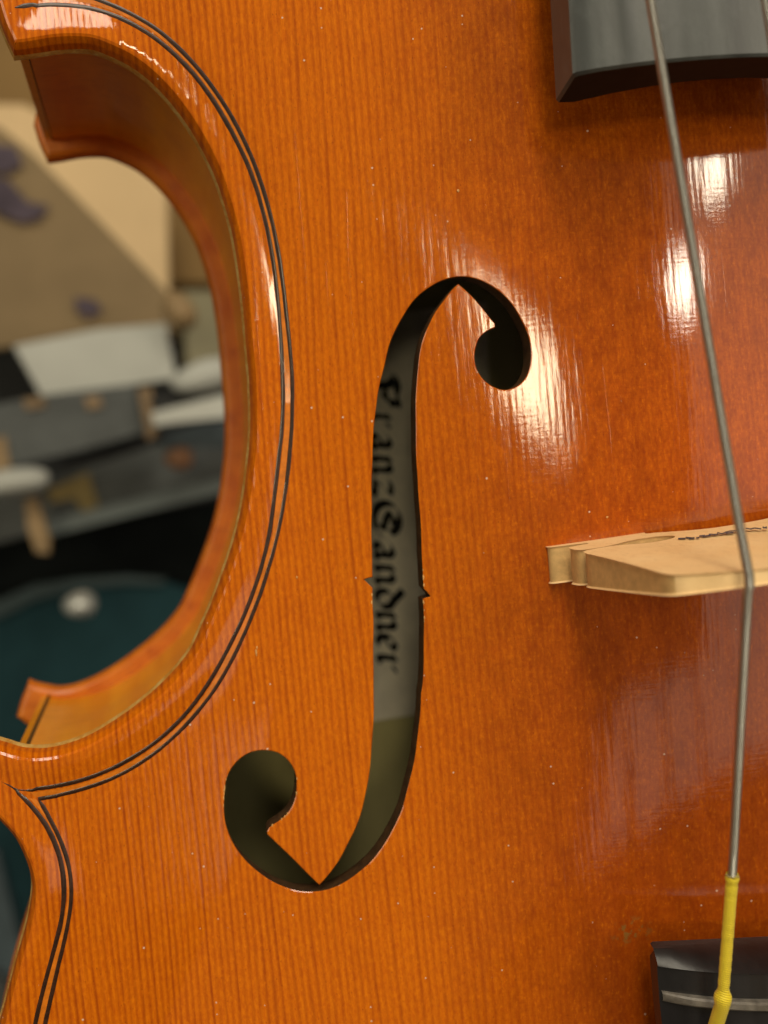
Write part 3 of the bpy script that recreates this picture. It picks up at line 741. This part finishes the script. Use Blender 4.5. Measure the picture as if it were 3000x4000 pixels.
# ------------------------------------------------------------------ strings
Btop = at(2924, 2268, 4.60); Tfb = at(2540, 0, 3.75); S1 = at(2861, 3415, 3.42); S2 = at(2822, 3915, 3.06)
d0 = (Tfb-Btop); d0 = Btop+d0*(27-Btop[1])/d0[1]
def make_string_obj(p0, pb, p1, p2, rad, silkcol, label=None):
    P = [p0, pb+(p0-pb)*.02+np.array([0, 0, -.0]), pb+np.array([0, .05, .012]), pb+np.array([0, -.05, .012]), pb+(p1-pb)*.03, p1+(p2-p1)*.02]
    Pd = np.vstack([np.linspace(P[0], P[1], 40), P[2:3], P[3:4], np.linspace(P[4], P[5], 10)])
    s = tube('string', Pd, rad, M_string, violin, 14)
    if label: s['label'] = label
    # silk: slightly uneven, swollen at its ends
    n = 60; tt = np.linspace(0, 1, n); Q = p1+(p2-p1)*tt[:, None]
    R_ = rad*1.36+.0008*np.sin(tt*70)+.0012*rng.normal(0, 1, n); R_[:4] += [.004, .010, .012, .006]; R_[-8:] += np.array([.0, .003, .010, .022, .030, .033, .031, .026])
    ext = p2+(p2-p1)/np.linalg.norm(p2-p1)*np.linspace(.03, .5, 8)[:, None]+np.array([0, 0, -.02])*np.arange(8)[:, None]
    tube('silk_winding', np.vstack([Q, ext]), np.concatenate([R_, np.full(8, rad*1.38+.018)]), silkcol, s, 14)
    return s
make_string_obj(d0, Btop, S1, S2, .045, M_silk)
for k in (1, 2, 3):
    sx = 1.0*k*abs(Btop[0])*2/3
    hh = [0, .27, .27, .02][k]; w0 = abs(d0[0])*2/3*k
    pb = Btop+np.array([sx, 0, hh]); p0 = d0+np.array([w0, 0, hh*.6]); s1 = S1+np.array([abs(S1[0])*2/3*k, 0, hh*.8]); s2 = S2+np.array([abs(S2[0])*2/3*k, 0, hh*.6])
    make_string_obj(p0, pb, s1, s2, [.04, .038, .034, .02][k], M_silk)

# ------------------------------------------------------------------ the cluttered room below, far out of focus
def prism(name, pts, z, depth, mat, parent=None, tilt=None, smooth=False, jit=0):
    """slab whose upper face has the given corners; z may be one height or one per corner"""
    zs = z if isinstance(z, (list, tuple)) else [z]*len(pts)
    Tq = [at(px, py, zz) for (px, py), zz in zip(pts, zs)]; n = len(Tq)
    ctr = sum(Tq)/n; V = [ctr+(q-ctr)*.97 for q in Tq]+[q-np.array([0, 0, depth*.08]) for q in Tq]+[q-np.array([0, 0, depth]) for q in Tq]
    V = [v if k >= n else v for k, v in enumerate(V)]
    Fc = [tuple(range(n)), tuple(range(2*n, 3*n))[::-1]]
    for r_ in range(2):
        for i in range(n): j = (i+1) % n; Fc.append((r_*n+i, (r_+1)*n+i, (r_+1)*n+j, r_*n+j))
    o = mesh(name, V, Fc, mat, parent, smooth=smooth)
    import bmesh
    bm = bmesh.new(); bm.from_mesh(o.data); bmesh.ops.recalc_face_normals(bm, faces=bm.faces); bm.to_mesh(o.data); bm.free()
    return o
def blob(name, px, py, z, rx, ry, rz, mat, parent=None, rot=0.0):
    c = at(px, py, z); s = (CAM[2]-z)/FPX; V = []; Fc = []; nu, nv_ = 20, 10
    for j in range(nv_+1):
        for i in range(nu):
            a = 2*math.pi*i/nu; b = math.pi*j/nv_; k_ = 1+.06*math.sin(3*a+j)
            x, y = math.cos(a)*math.sin(b)*rx*s*k_, math.sin(a)*math.sin(b)*ry*s*k_
            V.append(c+np.array([x*math.cos(rot)-y*math.sin(rot), x*math.sin(rot)+y*math.cos(rot), math.cos(b)*rz]))
    for j in range(nv_):
        for i in range(nu): i2 = (i+1) % nu; Fc.append((j*nu+i, (j+1)*nu+i, (j+1)*nu+i2, j*nu+i2))
    return mesh(name, V, Fc, mat, parent)
M_floor = simple('dark_floor', (.02, .024, .026), .6, .4, .4, .1)
me_ = mesh('floor', [(-400, -400, -75), (400, -400, -75), (400, 400, -75), (-400, 400, -75)], [(0, 1, 2, 3)], M_floor); props(me_, kind='structure')
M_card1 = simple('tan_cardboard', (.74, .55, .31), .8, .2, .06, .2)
M_card2 = simple('brown_cardboard', (.27, .17, .065), .8, .2, .08, .2)  # brown board of the box at the back
M_card3 = simple('grey_brown_cardboard', (.24, .175, .095), .8, .2, .12, .25)
M_violet = simple('violet_print', (.085, .068, .090), .8, .2, .3, .6)
M_white = simple('white_card', (.50, .52, .48), .7, .3, .08, .3)
M_black = simple('black_case_shell', (.010, .012, .013), .5, .4, .4, .4)
M_grey = simple('grey_scuffed_leatherette', (.075, .085, .085), .55, .4, .35, .35)
M_tan = simple('tan_wood', (.32, .22, .11), .6, .4, .25, .5)
M_teal = simple('dark_teal_plush', (.014, .042, .050), .9, .1, .25, .25)
M_rim = simple('grey_green_rim', (.13, .16, .16), .5, .4, .2, .3)
M_yel = simple('faded_yellow_sticker', (.30, .23, .09), .7, .3, .25, .6)
M_scuff = simple('brown_scuff', (.24, .17, .10), .8, .2, .3, .6)
M_chrome = simple('pale_metal', (.62, .64, .60), .3, .5, .15, 1, metal=.4)

b1 = props(prism('brown_box', [(-900,-900),(1300,-900),(1300,1130),(-900,1130)], -62, 12, M_card2), 'plain brown cardboard box at the back of the heap, top left', 'box')
b2 = empty('open_box', tuple(at(350, 900, -58)), label='open tan cardboard box with violet printing on its grey-brown flap', cat='box')
prism('side_panel', [(-300,395),(90,400),(400,560),(655,560),(665,1190),(720,1300),(300,1300),(-300,1100)], -52, 4, M_card1, b2)
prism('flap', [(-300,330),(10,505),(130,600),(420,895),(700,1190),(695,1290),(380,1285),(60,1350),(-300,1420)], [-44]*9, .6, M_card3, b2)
for pts in ([(-60,560),(60,570),(90,640),(20,680),(-60,650)], [(-60,690),(30,700),(110,790),(190,800),(160,850),(90,870),(-10,830),(-60,780)], [(290,1160),(370,1170),(400,1210),(350,1240),(300,1215)]):
    prism('violet_mark', pts, -43.6, .1, M_violet, b2)
props(prism('white_card', [(50,1350),(380,1285),(650,1262),(690,1480),(420,1520),(170,1565)], -40, 1.0, M_white), 'pale white card sheet under the printed flap', 'card')
props(blob('tan_knob', 700, 1215, -38, 62, 78, 1.0, M_tan, rot=.5), 'small tan wooden knob right of the printed flap', 'knob')
props(prism('grey_box', [(705,1130),(1300,1130),(1300,1560),(730,1560)], -50, 6, simple('olive_grey_card', (.27, .25, .16), .8, .2, .1, .3)), 'olive grey box seen beside the white card', 'box')
case = empty('instrument_case', tuple(at(400, 1900, -48)), label='open black instrument case with dark teal plush lining', cat='case')
prism('lid', [(-300,1640),(150,1545),(530,1500),(570,1690),(300,1765),(-300,1900)], -38, 1.0, M_grey, case)
for pts, mt in (([(90,1560),(170,1545),(180,1590),(100,1600)], M_scuff), ([(330,1550),(390,1545),(400,1590),(340,1600)], M_scuff), ([(-40,1720),(20,1700),(40,1830),(-40,1850)], M_tan)):
    prism('scuff_mark', pts, -37.8, .1, mt, case)
prism('lid_gap_shade', [(-300,1900),(560,1690),(640,1760),(-300,1990)], -46, 1.0, M_black, case)  # dark slab standing in for the shade under the lid
prism('ledge', [(-300,2040),(160,1885),(600,1740),(1200,1560),(1200,1840),(860,1905),(540,1985),(190,2070),(-300,2200)], -44, 1.2, M_grey, case)
prism('rim', [(180,2035),(540,1945),(870,1865),(1200,1780),(1200,1850),(870,1925),(540,2005),(190,2095)], -43, .8, M_rim, case)
prism('dark_interior', [(-600,2190),(190,2075),(1300,1860),(1300,2500),(-600,2500)], -52, 1.0, simple('black_lining', (.006, .008, .008), .9, .1, .3, .4), case)
teal = [(-400,2440)]+[(0,2385),(130,2325),(300,2285),(500,2265),(640,2275),(740,2305)]+[(1300,2450),(1300,4600),(-400,4600)]
prism('plush_lining', teal, -46, 1.0, M_teal, case)
prism('lining_rim', [(-400,2400),(0,2345),(130,2287),(300,2262),(500,2250),(650,2262),(640,2282),(500,2278),(300,2300),(130,2345),(0,2412),(-400,2470)], -45.6, .5, simple('dull_teal_rim', (.035, .055, .058), .7, .3, .2, .3), case)
prism('yellow_sticker', [(180,1915),(345,1845),(385,1975),(330,2010),(290,1945),(200,1965)], -43.6, .1, M_yel, case)
prism('hinge_strap', [(540,1520),(590,1510),(620,1700),(575,1720)], -37.2, .4, M_scuff, case)
prism('case_edge', [(-60,3330),(-10,3330),(150,3960),(160,4200),(60,4200),(-60,3650)], -44, .8, simple('slate_trim', (.07, .10, .115), .6, .3, .3, .3), case)
prism('case_foot', [(-60,3780),(40,3850),(120,4200),(-60,4200)], -43.2, .8, M_grey, case)
blob('latch_knob', 315, 2362, -38, 62, 50, .9, M_chrome, case)
props(blob('white_dish', 800, 1468, -36, 130, 62, .8, M_white, rot=.2), 'rounded white dish beside the violin edge, above the pale bar', 'dish')
props(prism('pale_bar', [(590,1610),(880,1540),(1000,1540),(1000,1620),(700,1650),(600,1665)], -36, .8, M_white), 'pale flat bar lying across two black blocks', 'bar')
props(prism('black_block', [(580,1560),(1000,1490),(1000,1540),(600,1590)], -37, .8, M_black), 'black block above the pale bar', 'block')
props(prism('grey_pouch', [(620,1700),(760,1660),(1000,1620),(1000,1750),(800,1745),(640,1750)], -40, 1.2, simple('slate_cloth', (.085, .11, .125), .8, .2, .3, .4)), 'slate grey pouch below the pale bar', 'pouch')
props(blob('copper_clip', 700, 1790, -40, 55, 45, .5, simple('copper_clip', (.24, .12, .06), .5, .4, .3, .5)), 'small copper brown clip on the grey ledge', 'clip')
props(blob('white_reel', 40, 1885, -37, 150, 52, .9, M_white, rot=.05), 'white rounded reel at the left edge of the case', 'reel')
props(prism('wooden_peg', [(95,1950),(140,1935),(195,2110),(190,2165),(140,2160),(105,2060)], -38, .9, M_tan), 'tan wooden peg hanging down under the white reel', 'peg')

# unseen dark block added behind the camera, so the varnish mirrors a dark shape
wd = empty('blocker', (34, -75, -75), label='unseen, added dark wardrobe mirrored in the varnish left of the tailpiece', cat='blocker')
def box(name, a, b, mat, parent):
    x0, y0b, z0 = a; x1, y1b, z1 = b
    V = [(x, y, z) for x in (x0, x1) for y in (y0b, y1b) for z in (z0, z1)]
    return mesh(name, V, [(0, 1, 3, 2), (4, 6, 7, 5), (0, 4, 5, 1), (2, 3, 7, 6), (0, 2, 6, 4), (1, 5, 7, 3)], mat, parent, smooth=False)
M_blocker = simple('dark_blocker', (.022, .014, .010), .6, .2, .3, .1)
box('blocker_body', (-24, -120, -75), (110, -62, 149), M_blocker, wd)
for k_ in range(3): box('blocker_panel', (-23+44.4*k_, -61.8, -66), (19.5+44.4*k_, -59.6, 146), M_blocker, wd)
